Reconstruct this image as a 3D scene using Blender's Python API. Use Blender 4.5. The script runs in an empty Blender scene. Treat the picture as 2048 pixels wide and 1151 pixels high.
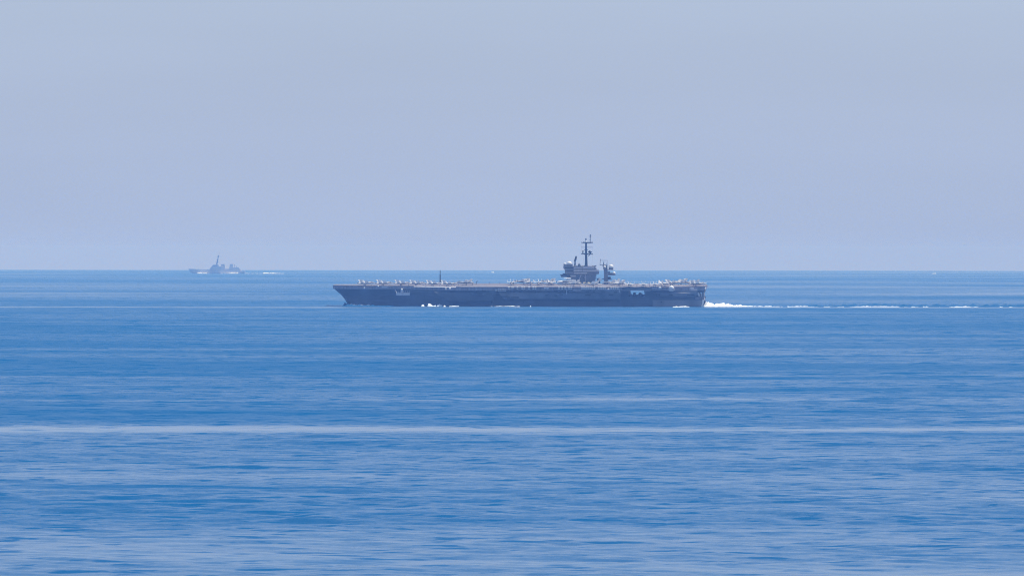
import bpy, bmesh, math, random
import numpy as np
from mathutils import Matrix, Vector, Euler
random.seed(7)
R = math.radians
RE = 7.4e6            # radius of the sea surface (earth with refraction)
CAM_H = 47.7
SC = bpy.context.scene

# ------------------------------------------------------------------ camera, sky, sun, exposure
cam = bpy.data.cameras.new('camera')
cam.sensor_width = 36.0
cam.lens = 188.1
cam.clip_start = 5.0
cam.clip_end = 60000.0
camo = bpy.data.objects.new('camera', cam)
SC.collection.objects.link(camo)
camo.matrix_world = (Matrix.Translation((0, 0, CAM_H)) @ Euler((R(90) - 0.00688, 0, 0)).to_matrix().to_4x4()
                     @ Matrix.Rotation(0.0012, 4, 'Z'))
SC.camera = camo

SUN_EL, SUN_AZ = R(67), R(58)      # azimuth clockwise from +Y (away from the camera), so the sun is behind and to the right
HAZE_FALL = 4.0
HAZE_SKY = (2.88, 3.54, 5.04)
world = bpy.data.worlds.new('World')
SC.world = world
world.use_nodes = True
wn = world.node_tree
wn.nodes.clear()
sky = wn.nodes.new('ShaderNodeTexSky')
sky.sky_type = 'NISHITA'
sky.sun_disc = False
sky.sun_elevation = SUN_EL
sky.sun_rotation = SUN_AZ
sky.altitude = 0
sky.air_density = 1.0
sky.dust_density = 1.0
sky.ozone_density = 2.5
# towards the horizon the clear sky goes over into pale, far-off haze
tc = wn.nodes.new('ShaderNodeTexCoord')
sep = wn.nodes.new('ShaderNodeSeparateXYZ')
ab = wn.nodes.new('ShaderNodeMath'); ab.operation = 'ABSOLUTE'
mu = wn.nodes.new('ShaderNodeMath'); mu.operation = 'MULTIPLY'; mu.inputs[1].default_value = -HAZE_FALL
ex_ = wn.nodes.new('ShaderNodeMath'); ex_.operation = 'EXPONENT'
wn.links.new(tc.outputs['Generated'], sep.inputs[0]); wn.links.new(sep.outputs['Z'], ab.inputs[0])
wn.links.new(ab.outputs[0], mu.inputs[0]); wn.links.new(mu.outputs[0], ex_.inputs[0])
tint = wn.nodes.new('ShaderNodeMixRGB')
tint.inputs[2].default_value = (*HAZE_SKY, 1)
wn.links.new(ex_.outputs[0], tint.inputs[0])
wmap = wn.nodes.new('ShaderNodeMapping'); wmap.inputs['Scale'].default_value = (3.0, 3.0, 26.0)
wnz = wn.nodes.new('ShaderNodeTexNoise'); wnz.inputs['Scale'].default_value = 1.6; wnz.inputs['Detail'].default_value = 5
wmr = wn.nodes.new('ShaderNodeMapRange'); wmr.inputs[1].default_value = 0.3; wmr.inputs[2].default_value = 0.7
wmr.inputs[3].default_value = 0.965; wmr.inputs[4].default_value = 1.035
wsc = wn.nodes.new('ShaderNodeVectorMath'); wsc.operation = 'SCALE'; wsc.inputs[0].default_value = HAZE_SKY
wn.links.new(tc.outputs['Generated'], wmap.inputs[0]); wn.links.new(wmap.outputs[0], wnz.inputs[0]); wn.links.new(wnz.outputs[0], wmr.inputs[0])
wn.links.new(wmr.outputs[0], wsc.inputs['Scale']); wn.links.new(wsc.outputs[0], tint.inputs[2])
bg = wn.nodes.new('ShaderNodeBackground')
bg.inputs['Strength'].default_value = 0.10
wo = wn.nodes.new('ShaderNodeOutputWorld')
wn.links.new(sky.outputs[0], tint.inputs[1])
wn.links.new(tint.outputs[0], bg.inputs['Color'])
wn.links.new(bg.outputs[0], wo.inputs['Surface'])

sl = bpy.data.lights.new('sun', 'SUN')
sl.energy = 3.6
sl.angle = R(0.6)
sl.color = (1.0, 0.96, 0.90)
so = bpy.data.objects.new('sun', sl)
SC.collection.objects.link(so)
sdir = Vector((math.sin(SUN_AZ) * math.cos(SUN_EL), math.cos(SUN_AZ) * math.cos(SUN_EL), math.sin(SUN_EL)))
so.rotation_euler = sdir.to_track_quat('Z', 'Y').to_euler()
so.location = (0, 0, 500)

SC.view_settings.view_transform = 'Standard'
SC.view_settings.look = 'None'
SC.view_settings.exposure = 0.45
SC.view_settings.gamma = 1.0
SC.view_settings.use_curve_mapping = False
SC.cycles.use_denoising = True
SC.cycles.denoiser = 'OPENIMAGEDENOISE'
SC.cycles.denoising_input_passes = 'RGB_ALBEDO_NORMAL'
SC.cycles.denoising_prefilter = 'NONE'
SC.cycles.max_bounces = 6
SC.cycles.sample_clamp_direct = 4.0
SC.cycles.sample_clamp_indirect = 2.0
SC.cycles.volume_bounces = 2
SC.cycles.filter_width = 1.1
SC.cycles.volume_step_rate = 1.0

# ------------------------------------------------------------------ helpers
def tag(o, label=None, cat=None, group=None, kind=None):
    if label: o['label'] = label
    if cat: o['category'] = cat
    if group: o['group'] = group
    if kind: o['kind'] = kind
    return o

def empty(name, mat=None):
    o = bpy.data.objects.new(name, None)
    o.empty_display_size = 1
    SC.collection.objects.link(o)
    if mat is not None: o.matrix_world = mat
    return o

class MB:
    def __init__(s): s.v = []; s.f = []
    def add(s, vs, fs):
        n = len(s.v); s.v += [tuple(v) for v in vs]; s.f += [tuple(i + n for i in f) for f in fs]; return s
    def box(s, x0, x1, y0, y1, z0, z1):
        v = [(x, y, z) for z in (z0, z1) for y in (y0, y1) for x in (x0, x1)]
        return s.add(v, [(0, 2, 3, 1), (4, 5, 7, 6), (0, 1, 5, 4), (2, 6, 7, 3), (0, 4, 6, 2), (1, 3, 7, 5)])
    def prism(s, poly, z0, z1):
        n = len(poly)
        v = [(x, y, z0) for x, y in poly] + [(x, y, z1) for x, y in poly]
        return s.add(v, [tuple(range(n))[::-1], tuple(range(n, 2 * n))] + [(i, (i + 1) % n, n + (i + 1) % n, n + i) for i in range(n)])
    def slab(s, pts, off):     # polygon in space thickened by the vector off
        n = len(pts); o = Vector(off)
        v = [tuple(p) for p in pts] + [tuple(Vector(p) + o) for p in pts]
        return s.add(v, [tuple(range(n))[::-1], tuple(range(n, 2 * n))] + [(i, (i + 1) % n, n + (i + 1) % n, n + i) for i in range(n)])
    def bar(s, p, q, r0, r1=None, n=8):
        r1 = r0 if r1 is None else r1
        p, q = Vector(p), Vector(q); d = (q - p).normalized()
        a = d.orthogonal().normalized(); b = d.cross(a)
        v = [p + (a * math.cos(t) + b * math.sin(t)) * r0 for t in [2 * math.pi * i / n for i in range(n)]]
        v += [q + (a * math.cos(t) + b * math.sin(t)) * r1 for t in [2 * math.pi * i / n for i in range(n)]]
        return s.add(v, [tuple(range(n))[::-1], tuple(range(n, 2 * n))] + [(i, (i + 1) % n, n + (i + 1) % n, n + i) for i in range(n)])
    def rings(s, rings, cap=True):
        n = len(rings[0]); m = len(rings)
        v = [p for r in rings for p in r]
        f = [(j * n + i, j * n + (i + 1) % n, (j + 1) * n + (i + 1) % n, (j + 1) * n + i) for j in range(m - 1) for i in range(n)]
        if cap: f += [tuple(range(n))[::-1], tuple(range((m - 1) * n, m * n))]
        return s.add(v, f)
    def lathe(s, c, prof, n=14):
        return s.rings([[(c[0] + r * math.cos(2 * math.pi * i / n), c[1] + r * math.sin(2 * math.pi * i / n), c[2] + z) for i in range(n)] for r, z in prof])
    def dome(s, c, r, squash=1.0, low=-0.5):
        a0 = math.asin(max(-1, low))
        pr = [(max(r * math.cos(a), 0.01), r * squash * math.sin(a)) for a in [a0 + (math.pi / 2 - a0) * i / 8 for i in range(9)]]
        return s.lathe(c, pr, 16)
    def build(s, name, mat, parent=None, smooth=False, flip=True):
        me = bpy.data.meshes.new(name)
        me.from_pydata(s.v, [], s.f)
        bm = bmesh.new(); bm.from_mesh(me)
        if flip: bmesh.ops.recalc_face_normals(bm, faces=bm.faces)
        bm.to_mesh(me); bm.free()
        me.materials.append(mat)
        if smooth:
            me.polygons.foreach_set('use_smooth', [True] * len(me.polygons))
            me.set_sharp_from_angle(angle=R(40))
        o = bpy.data.objects.new(name, me)
        SC.collection.objects.link(o)
        if parent is not None: o.parent = parent
        return o

def children_of(o): return list(o.children)
def copy_tree(o, parent=None):
    c = o.copy(); SC.collection.objects.link(c)
    if parent is not None: c.parent = parent
    for ch in KIDS.get(o.name, []): copy_tree(ch, c)
    return c
KIDS = {}
def index_kids(root):
    KIDS[root.name] = [x for x in bpy.data.objects if x.parent == root]
    for k in KIDS[root.name]: index_kids(k)

def mat_new(name):
    m = bpy.data.materials.new(name); m.use_nodes = True
    return m, m.node_tree, m.node_tree.nodes['Principled BSDF']

def paint(name, col, rough=0.6, var=0.15, scale=0.25, streak=1.0, col2=None, metal=0.0):
    """weathered paint: large blotches and vertical streaks of wear"""
    m, t, p = mat_new(name)
    co = t.nodes.new('ShaderNodeTexCoord')
    mp = t.nodes.new('ShaderNodeMapping'); mp.inputs['Scale'].default_value = (1, 1, 1.0 / (1 + 4 * streak))
    nz = t.nodes.new('ShaderNodeTexNoise'); nz.inputs['Scale'].default_value = scale; nz.inputs['Detail'].default_value = 8
    nz.inputs['Roughness'].default_value = 0.65
    cr = t.nodes.new('ShaderNodeValToRGB')
    cr.color_ramp.elements[0].position = 0.32; cr.color_ramp.elements[1].position = 0.68
    c2 = col2 or tuple(min(1, c * (1 + var)) for c in col)
    cr.color_ramp.elements[0].color = (*[c * (1 - var) for c in col], 1)
    cr.color_ramp.elements[1].color = (*c2, 1)
    t.links.new(co.outputs['Object'], mp.inputs[0]); t.links.new(mp.outputs[0], nz.inputs[0])
    t.links.new(nz.outputs[0], cr.inputs[0]); t.links.new(cr.outputs[0], p.inputs['Base Color'])
    p.inputs['Roughness'].default_value = rough
    p.inputs['Metallic'].default_value = metal
    return m

M = {
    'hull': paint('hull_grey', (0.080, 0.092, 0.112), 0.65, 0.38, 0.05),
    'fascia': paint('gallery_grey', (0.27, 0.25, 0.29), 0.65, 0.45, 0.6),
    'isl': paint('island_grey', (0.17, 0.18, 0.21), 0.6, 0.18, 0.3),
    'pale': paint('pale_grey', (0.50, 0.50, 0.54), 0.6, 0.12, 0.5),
    'hullmid': paint('mid_hull_grey', (0.175, 0.180, 0.205), 0.65, 0.45, 0.06),  # lighter hull grey on the middle and after sponsons
    'hullaft': paint('aft_hull_grey', (0.30, 0.30, 0.31), 0.65, 0.30, 0.06),  # lighter grey on the stern quarter
    'deck': paint('flight_deck_nonskid', (0.140, 0.134, 0.156), 0.9, 0.22, 0.08, 0.0),
    'line': paint('deck_marking', (0.70, 0.68, 0.60), 0.8, 0.12, 0.5, 0.0),
    'boot': paint('boot_topping', (0.018, 0.020, 0.024), 0.5, 0.3, 0.5),
    'dark': paint('dark_opening', (0.020, 0.022, 0.028), 0.7, 0.3, 0.5),
    'white': paint('white_paint', (0.80, 0.80, 0.78), 0.5, 0.05, 0.6),
    'dome': paint('radome_white', (0.82, 0.82, 0.80), 0.45, 0.04, 0.3),
    'mast': paint('mast_dark', (0.055, 0.060, 0.072), 0.6, 0.2, 0.6),
    'jet': paint('jet_grey', (0.76, 0.77, 0.78), 0.5, 0.10, 0.6, 0.0),
    'jetdark': paint('jet_dark_grey', (0.10, 0.11, 0.13), 0.5, 0.15, 0.6, 0.0),
    'jetshade': paint('jet_shade_grey', (0.40, 0.41, 0.43), 0.5, 0.15, 0.6, 0.0),  # darker than the wings, painting belly shade into the fuselage
    'canopy': paint('canopy_glass', (0.03, 0.035, 0.04), 0.12, 0.1, 0.5),
    'tyre': paint('rubber', (0.02, 0.02, 0.02), 0.8, 0.1, 1.0),
    'yellow': paint('yellow_paint', (0.62, 0.50, 0.12), 0.6, 0.1, 0.5),
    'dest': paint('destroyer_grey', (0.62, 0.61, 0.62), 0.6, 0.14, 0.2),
    'cloth': paint('work_clothes', (0.10, 0.09, 0.13), 0.9, 0.3, 1.5),
    'vest': paint('coloured_vest', (0.45, 0.12, 0.08), 0.9, 0.2, 1.5),
}

# foam
def make_foam():
    m, t, p = mat_new('sea_foam')
    nz = t.nodes.new('ShaderNodeTexNoise'); nz.inputs['Scale'].default_value = 0.7; nz.inputs['Detail'].default_value = 9
    co = t.nodes.new('ShaderNodeTexCoord')
    cr = t.nodes.new('ShaderNodeValToRGB')
    cr.color_ramp.elements[0].position = 0.30; cr.color_ramp.elements[0].color = (0.42, 0.58, 0.70, 1)
    cr.color_ramp.elements[1].position = 0.52; cr.color_ramp.elements[1].color = (0.80, 0.86, 0.92, 1)
    t.links.new(co.outputs['Object'], nz.inputs[0]); t.links.new(nz.outputs[0], cr.inputs[0])
    t.links.new(cr.outputs[0], p.inputs['Base Color'])
    p.inputs['Roughness'].default_value = 0.9
    p.inputs['Subsurface Weight'].default_value = 0.0
    return m
M['foam'] = make_foam()

# ------------------------------------------------------------------ the sea
def value_noise(x, y, seed):
    """smooth 2-D noise in numpy"""
    xi = np.floor(x).astype(np.int64); yi = np.floor(y).astype(np.int64)
    fx = x - xi; fy = y - yi
    fx = fx * fx * (3 - 2 * fx); fy = fy * fy * (3 - 2 * fy)
    def h(a, b):
        n = (a * 374761393 + b * 668265263 + seed * 974711) & 0xffffffff
        n = ((n ^ (n >> 13)) * 1274126177) & 0xffffffff
        return ((n ^ (n >> 16)) & 0xffff) / 65535.0
    return (h(xi, yi) * (1 - fx) + h(xi + 1, yi) * fx) * (1 - fy) + (h(xi, yi + 1) * (1 - fx) + h(xi + 1, yi + 1) * fx) * fy

def sea_drop(x, y): return -(x * x + y * y) / (2 * RE)

SLICKS = [  # distance, half width, x wobble seed, strength, streak patchiness, tilt
    (1450, 23, 1, 1.15, 0.05, 0.021), (1728, 9, 2, 0.62, 0.5, 0.017), (1905, 8, 3, 0.7, 0.9, 0.0),
    (2060, 8, 4, 0.5, 1.0, 0.02), (2330, 14, 5, 0.35, 1.0, 0.0), (1240, 22, 6, 0.30, 1.0, 0.03),
    (880, 26, 7, 0.55, 0.8, 0.05), (815, 14, 8, 0.5, 0.9, -0.05), (4660, 34, 9, 1.0, 0.35, 0.0),
    (3300, 25, 10, 0.3, 1.0, 0.0), (1010, 18, 11, 0.28, 1.0, 0.04), (6300, 60, 12, 0.4, 0.8, 0.0),
]

def build_sea():
    d = [0.0, 60, 120, 180, 240, 300, 360, 420, 480, 520, 550, 575, 595, 610, 620]
    while d[-1] < 31000: d.append(d[-1] + max(0.95, d[-1] * 0.00145))
    d = np.array(d)
    half = 0.135
    fine = np.linspace(-half, half, 400)
    coarse = np.linspace(half, 2 * math.pi - half, 28)[1:-1]
    ang = np.concatenate([fine, coarse])             # angle from +Y, clockwise
    nr, na = len(d), len(ang)
    D, A = np.meshgrid(d[1:], ang, indexing='ij')
    X = D * np.sin(A); Y = D * np.cos(A)
    step = np.maximum(np.gradient(d)[1:], 0.95)[:, None]
    rng = np.random.default_rng(5)
    # calm = 1 where the water lies smooth
    calm = np.zeros_like(X)
    for (y0, w, sd, st, patch, tl) in SLICKS:
        wob = (value_noise(X / (w * 9) + sd * 13.7, Y * 0 + sd, sd) - 0.5) * w * 2.6 + (value_noise(X / (w * 2.6) + sd, Y * 0, sd + 7) - 0.5) * w * 0.8 + X * tl * 6
        wd = w * (0.60 + 0.9 * value_noise(X / (w * 5) + sd * 3.1, Y * 0, sd + 40))
        c = np.exp(-((Y - y0 - wob) / wd) ** 2)
        pm = value_noise(X / (w * 11) + sd * 5.3, Y * 0 + 2.5, sd + 80)
        c *= 1 - patch + patch * np.clip(pm * 2 - 0.4, 0, 1)
        calm = np.maximum(calm, c * st)
    broad = 0.55 * value_noise(X / 260 + 3 + Y / 300, Y / 110 + 7, 21) + 0.30 * value_noise(X / 160, Y / 38, 22) + 0.15 * value_noise(X / 60, Y / 14, 23)
    far = 0.5 * value_noise(X / 900 + 3 + Y / 900, Y / 800 + 7, 31) + 0.5 * value_noise(X / 330 - Y / 500, Y / 330, 32)
    mixf = np.clip((D - 2500) / 3000, 0, 1)
    broad = broad * (1 - mixf) + far * mixf
    near = np.interp(D, [700, 1000, 1350, 1500, 2300, 4400, 4900, 6500, 12000], [0.40, 0.26, 0.10, -0.02, -0.16, -0.20, -0.02, -0.02, 0.0])
    calm = np.clip(calm + near + np.clip(broad - 0.48, -0.3, 0.5) * 1.15, -0.3, 1.0)
    Z = sea_drop(X, Y)
    H = np.zeros_like(X)
    lam = np.exp(rng.uniform(math.log(2.8), math.log(34), 120))
    for L in lam:
        th = rng.normal(0.25, 0.55)                   # mostly running towards and away from the camera
        kx, ky = math.sin(th) * 2 * math.pi / L, math.cos(th) * 2 * math.pi / L
        slope = 0.0125 * (L / 8.0) ** -0.55
        amp = slope * L / (2 * math.pi)
        att = np.clip((L / step - 2.2) / 2.5, 0, 1)
        rows = np.where(att[:, 0] > 0)[0]
        if len(rows) == 0: continue
        ph = rng.uniform(0, 6.28)
        env = 1.0
        H[rows] += amp * att[rows] * np.sin(kx * X[rows] + ky * Y[rows] + ph)
    grp = 0.55 + 0.9 * value_noise(X / 33 + 9, Y / 21, 55)
    H *= grp * (1 - 0.55 * np.clip(calm, 0, 1))
    edge = np.clip((half - np.abs(A)) / 0.01, 0, 1) * np.clip((D - 560) / 60, 0, 1)
    Z = Z + H * edge
    V = np.empty(((nr - 1) * na + 1, 3))
    V[0] = (0, 0, 0)
    V[1:, 0] = X.ravel(); V[1:, 1] = Y.ravel(); V[1:, 2] = Z.ravel()
    i = np.arange(nr - 2)[:, None]; j = np.arange(na)[None, :]
    a = 1 + i * na + j; b = 1 + i * na + (j + 1) % na
    c = 1 + (i + 1) * na + (j + 1) % na; e = 1 + (i + 1) * na + j
    quads = np.stack([np.broadcast_to(q, (nr - 2, na)) for q in (a, e, c, b)], -1).reshape(-1, 4)
    jj = np.arange(na)
    tris = np.stack([np.zeros(na, int), 1 + jj, 1 + (jj + 1) % na], -1)
    nq, nt = len(quads), len(tris)
    me = bpy.data.meshes.new('sea')
    me.vertices.add(len(V)); me.vertices.foreach_set('co', V.astype(np.float32).ravel())
    me.loops.add(nq * 4 + nt * 3)
    me.loops.foreach_set('vertex_index', np.concatenate([quads.ravel(), tris.ravel()]).astype(np.int32))
    me.polygons.add(nq + nt)
    ls = np.concatenate([np.arange(nq) * 4, nq * 4 + np.arange(nt) * 3]).astype(np.int32)
    me.polygons.foreach_set('loop_start', ls)
    me.polygons.foreach_set('use_smooth', np.ones(nq + nt, bool))
    at = me.attributes.new('calm', 'FLOAT', 'POINT')
    at.data.foreach_set('value', np.concatenate([[0.0], calm.ravel()]).astype(np.float32))
    me.update(calc_edges=True); me.validate()
    bm = None
    # face up
    if me.polygons[0].normal.z < 0: me.flip_normals()
    o = bpy.data.objects.new('sea', me)
    SC.collection.objects.link(o)
    return o

def sea_material():
    m, t, p = mat_new('sea_water')
    L = t.links
    geo = t.nodes.new('ShaderNodeNewGeometry')
    at = t.nodes.new('ShaderNodeAttribute'); at.attribute_name = 'calm'
    t.nodes.remove(p)
    out = t.nodes['Material Output']
    gl = t.nodes.new('ShaderNodeBsdfGlossy'); df = t.nodes.new('ShaderNodeBsdfDiffuse'); mx = t.nodes.new('ShaderNodeMixShader')
    fr = t.nodes.new('ShaderNodeFresnel'); fr.inputs['IOR'].default_value = 1.333
    # the share of sky the water mirrors: small where unseen ripples cover it, large in the slicks
    spm = t.nodes.new('ShaderNodeMapRange'); spm.inputs[1].default_value = -0.3; spm.inputs[2].default_value = 1.0
    spm.inputs[3].default_value = 0.12; spm.inputs[4].default_value = 0.90
    L.new(at.outputs['Fac'], spm.inputs[0])
    fm = t.nodes.new('ShaderNodeMath'); fm.operation = 'MULTIPLY'; L.new(fr.outputs[0], fm.inputs[0]); L.new(spm.outputs[0], fm.inputs[1])
    L.new(fm.outputs[0], mx.inputs[0]); L.new(df.outputs[0], mx.inputs[1]); L.new(gl.outputs[0], mx.inputs[2]); L.new(mx.outputs[0], out.inputs['Surface'])
    # wave slopes added to the normal: three sizes of ripples
    acc = None
    for (scx, scy, amp, det) in ((0.045, 0.085, 0.10, 4), (0.12, 0.24, 0.26, 3), (0.8, 1.4, 0.34, 2)):
        mp = t.nodes.new('ShaderNodeMapping'); mp.inputs['Scale'].default_value = (scx, scy, 0.0)
        nz = t.nodes.new('ShaderNodeTexNoise'); nz.inputs['Scale'].default_value = 1.0; nz.inputs['Detail'].default_value = det
        nz.inputs['Roughness'].default_value = 0.6
        L.new(geo.outputs['Position'], mp.inputs[0]); L.new(mp.outputs[0], nz.inputs[0])
        sub = t.nodes.new('ShaderNodeVectorMath'); sub.operation = 'SUBTRACT'; sub.inputs[1].default_value = (0.5, 0.5, 0.5)
        L.new(nz.outputs['Color'], sub.inputs[0])
        ml = t.nodes.new('ShaderNodeVectorMath'); ml.operation = 'MULTIPLY'; ml.inputs[1].default_value = (amp, amp, 0)
        L.new(sub.outputs[0], ml.inputs[0])
        if acc is None: acc = ml
        else:
            ad = t.nodes.new('ShaderNodeVectorMath'); ad.operation = 'ADD'
            L.new(acc.outputs[0], ad.inputs[0]); L.new(ml.outputs[0], ad.inputs[1]); acc = ad
    # short steep wavelets, scattered one by one, leaning towards the open front of each wave
    for (scx, scy, lo, hi, amp) in ((0.11, 0.21, 0.58, 0.66, -0.42), (0.050, 0.105, 0.605, 0.67, -0.56), (0.018, 0.038, 0.61, 0.69, -0.32), (0.006, 0.012, 0.58, 0.70, -0.14)):
        mp = t.nodes.new('ShaderNodeMapping'); mp.inputs['Scale'].default_value = (scx, scy, 0.0); mp.inputs['Location'].default_value = (31.7, 11.3, 0)
        nz = t.nodes.new('ShaderNodeTexNoise'); nz.inputs['Detail'].default_value = 3; nz.inputs['Scale'].default_value = 1.0; nz.inputs['Roughness'].default_value = 0.55
        L.new(geo.outputs['Position'], mp.inputs[0]); L.new(mp.outputs[0], nz.inputs[0])
        mr = t.nodes.new('ShaderNodeMapRange'); mr.inputs[1].default_value = lo; mr.inputs[2].default_value = hi; mr.inputs[4].default_value = amp
        L.new(nz.outputs[0], mr.inputs[0])
        cb = t.nodes.new('ShaderNodeCombineXYZ'); L.new(mr.outputs[0], cb.inputs['Y'])
        ad = t.nodes.new('ShaderNodeVectorMath'); ad.operation = 'ADD'
        L.new(acc.outputs[0], ad.inputs[0]); L.new(cb.outputs[0], ad.inputs[1]); acc = ad
    inv = t.nodes.new('ShaderNodeMapRange'); inv.inputs[1].default_value = -0.3; inv.inputs[2].default_value = 1.0
    inv.inputs[3].default_value = 1.35; inv.inputs[4].default_value = 0.12
    L.new(at.outputs['Fac'], inv.inputs[0])
    sc = t.nodes.new('ShaderNodeVectorMath'); sc.operation = 'SCALE'
    L.new(acc.outputs[0], sc.inputs[0]); L.new(inv.outputs[0], sc.inputs['Scale'])
    ad = t.nodes.new('ShaderNodeVectorMath'); ad.operation = 'ADD'
    L.new(geo.outputs['Normal'], ad.inputs[0]); L.new(sc.outputs[0], ad.inputs[1])
    nm = t.nodes.new('ShaderNodeVectorMath'); nm.operation = 'NORMALIZE'
    L.new(ad.outputs[0], nm.inputs[0]); L.new(nm.outputs[0], gl.inputs['Normal']); L.new(nm.outputs[0], fr.inputs['Normal'])
    rr = t.nodes.new('ShaderNodeMapRange'); rr.inputs[1].default_value = -0.3; rr.inputs[2].default_value = 1.0
    rr.inputs[3].default_value = 0.30; rr.inputs[4].default_value = 0.12
    L.new(at.outputs['Fac'], rr.inputs[0]); L.new(rr.outputs[0], gl.inputs['Roughness'])
    gl.inputs['Color'].default_value = (1, 1, 1, 1)
    df.inputs['Color'].default_value = (0.002, 0.084, 0.222, 1)
    return m
M['sea'] = sea_material()
sea = build_sea()
sea.data.materials.append(M['sea'])
tag(sea, 'open blue sea with wind ripples and pale calm slicks', None, None, 'structure')

# haze in the air over the sea
def build_haze():
    mb = MB().box(-31500, 31500, -31500, 31500, -75, 76)
    m = bpy.data.materials.new('sea_haze'); m.use_nodes = True
    t = m.node_tree; t.nodes.clear()
    o = t.nodes.new('ShaderNodeOutputMaterial'); v = t.nodes.new('ShaderNodeVolumePrincipled')
    v.inputs['Color'].default_value = (0.25, 0.49, 1.0, 1)
    v.inputs['Absorption Color'].default_value = (1, 1, 1, 1)
    v.inputs['Density'].default_value = 8.5e-5
    v.inputs['Anisotropy'].default_value = -0.38
    t.links.new(v.outputs[0], o.inputs['Volume'])
    h = mb.build('haze', m)
    tag(h, 'pale blue haze in the air over the sea', None, None, 'stuff')
build_haze()

# ------------------------------------------------------------------ placing ships
S = 2.234                        # photograph pixels per metre at the carrier
YAW, HEEL = R(-4.0), R(2.0)
DIST = 4790.0
ship_mat = Matrix.Translation((7.1, DIST, sea_drop(7.1, DIST))) @ Matrix.Rotation(YAW, 4, 'Z') @ Matrix.Rotation(HEEL, 4, 'X')
def sx(px): return (px - 1040) / S / math.cos(YAW)
def sz(py, yl): return (613 - py) / S - 0.035 * yl - 0.006 * (yl + 38)
DZ = 18.8                        # flight deck height

carrier = empty('aircraft_carrier', ship_mat)
tag(carrier, 'huge grey aircraft carrier with crowded flight deck and tall island mast', 'aircraft carrier')

def bld(mb, name, mat, parent=carrier, smooth=False, label=None):
    o = mb.build(name, M[mat], parent, smooth)
    if label: o['label'] = label
    return o

# ---- hull
STEM = [(-3, 695), (0, 694.5), (3, 693), (6, 689), (9.8, 682.5), (12.8, 675.5), (15.6, 669)]
def stem_x(z):
    for (z0, a), (z1, b) in zip(STEM, STEM[1:]):
        if z <= z1: return sx(a + (b - a) * (z - z0) / (z1 - z0))
    return sx(STEM[-1][1])
def half_b(x, z):
    t = max(0.0, x - stem_x(z))
    L = 120 - 3.2 * max(z, 0); p = 0.80 - 0.016 * max(z, 0)
    b0 = 0.15 if z < 9 else 0.15 + (z - 9) * 0.95
    b = b0 + (20.4 - b0) * min(1, t / L) ** p
    xs = sx(1404)
    aft = max(0, x - sx(1290)) / (xs - sx(1290))
    return b - (3.0 * (1 - max(z, 0) / 15.6) + 0.6) * aft ** 2
def hull_rows(zs, stations):
    rows = []
    for u in stations:
        ring_p = []; ring_s = []
        for z in zs:
            x0 = stem_x(z); x = x0 + (sx(1404.5 if z < 6.7 else 1398.5) - x0) * u
            b = half_b(x, z)
            ring_p.append((x, -b, z)); ring_s.append((x, b, z))
        rows.append(ring_p + ring_s[::-1])
    return rows
st = [0, .01, .025, .045, .07, .1, .14, .19, .25, .32, .4, .5, .6, .7, .8, .88, .94, 1.0]
def uof(px): return (sx(px) - stem_x(12)) / (sx(1398.5) - stem_x(12))
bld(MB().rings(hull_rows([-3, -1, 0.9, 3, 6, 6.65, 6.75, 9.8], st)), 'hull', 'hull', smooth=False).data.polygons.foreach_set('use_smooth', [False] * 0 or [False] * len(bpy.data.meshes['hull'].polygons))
# boot topping
bt = MB()
rw = hull_rows([-2.0, 1.0], st)
rw2 = [[(x, y + (0.06 if y > 0 else -0.06), z) for x, y, z in r] for r in rw]
bt.rings(rw2)
bld(bt, 'boot_topping', 'boot')
# upper hull with the elevator opening left open on both sides
u0, u1 = uof(1259), uof(1291)
st2 = [s for s in st if s < u0] + [u0, u1] + [s for s in st if s > u1]
rows = hull_rows([9.8, 12.8, 15.6], st2)
up = MB()
k = len([s for s in st if s < u0])
up.rings(rows[:k + 1]); up.rings(rows[k + 1:])
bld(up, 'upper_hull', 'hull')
# rounded corners of the opening
for side in (-1, 1):
    b = half_b(sx(1275), 12) * side
    for (px, dirx) in ((1259, 1), (1291, -1)):
        for (zz, dz) in ((9.8, 1), (15.6, -1)):
            x = sx(px) - dirx * 0.3
            poly = [(x, zz)] + [(x + dirx * (2.0 * (1 - math.sin(a)) + 0.3), zz + dz * 2.0 * (1 - math.cos(a))) for a in [R(90) * i / 5 for i in range(6)]]
            bld(MB().slab([(px_, b - side * 0.3, pz) for px_, pz in poly], (0, side * 0.35, 0)), 'opening_corner', 'hull')

# ---- flight deck outline (metres from the bow; port is negative y)
X0 = sx(667)
def dk(l): return [(X0 + a, b) for a, b in l]
port = [(0, -9.5), (2.5, -13), (14, -16), (38, -19.5), (74, -22), (96, -30), (113, -36.5), (130, -38.5), (225, -38.5), (256, -37.8),
        (258, -38.5), (285, -38.5), (287, -34), (305, -31), (325, -26), (334.0, -21)]
star = [(334.5, 19), (326, 25), (303, 30), (300, 37), (276, 38), (236, 38), (234, 34), (200, 34), (196, 38), (120, 38), (116, 33), (92, 31),
        (86, 24), (40, 20), (14, 16), (2.5, 13), (0, 9.5)]
outline = dk(port + star)
def inset(poly, k):
    out = []
    for x, y in poly:
        out.append((x, y - math.copysign(min(k, abs(y)), y)))
    return out
bld(MB().prism(outline, DZ - 0.55, DZ), 'flight_deck', 'deck')
gal = MB().prism(inset(outline, 1.4), 15.6, DZ - 0.55)
bld(gal, 'gallery_deck', 'fascia')

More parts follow.
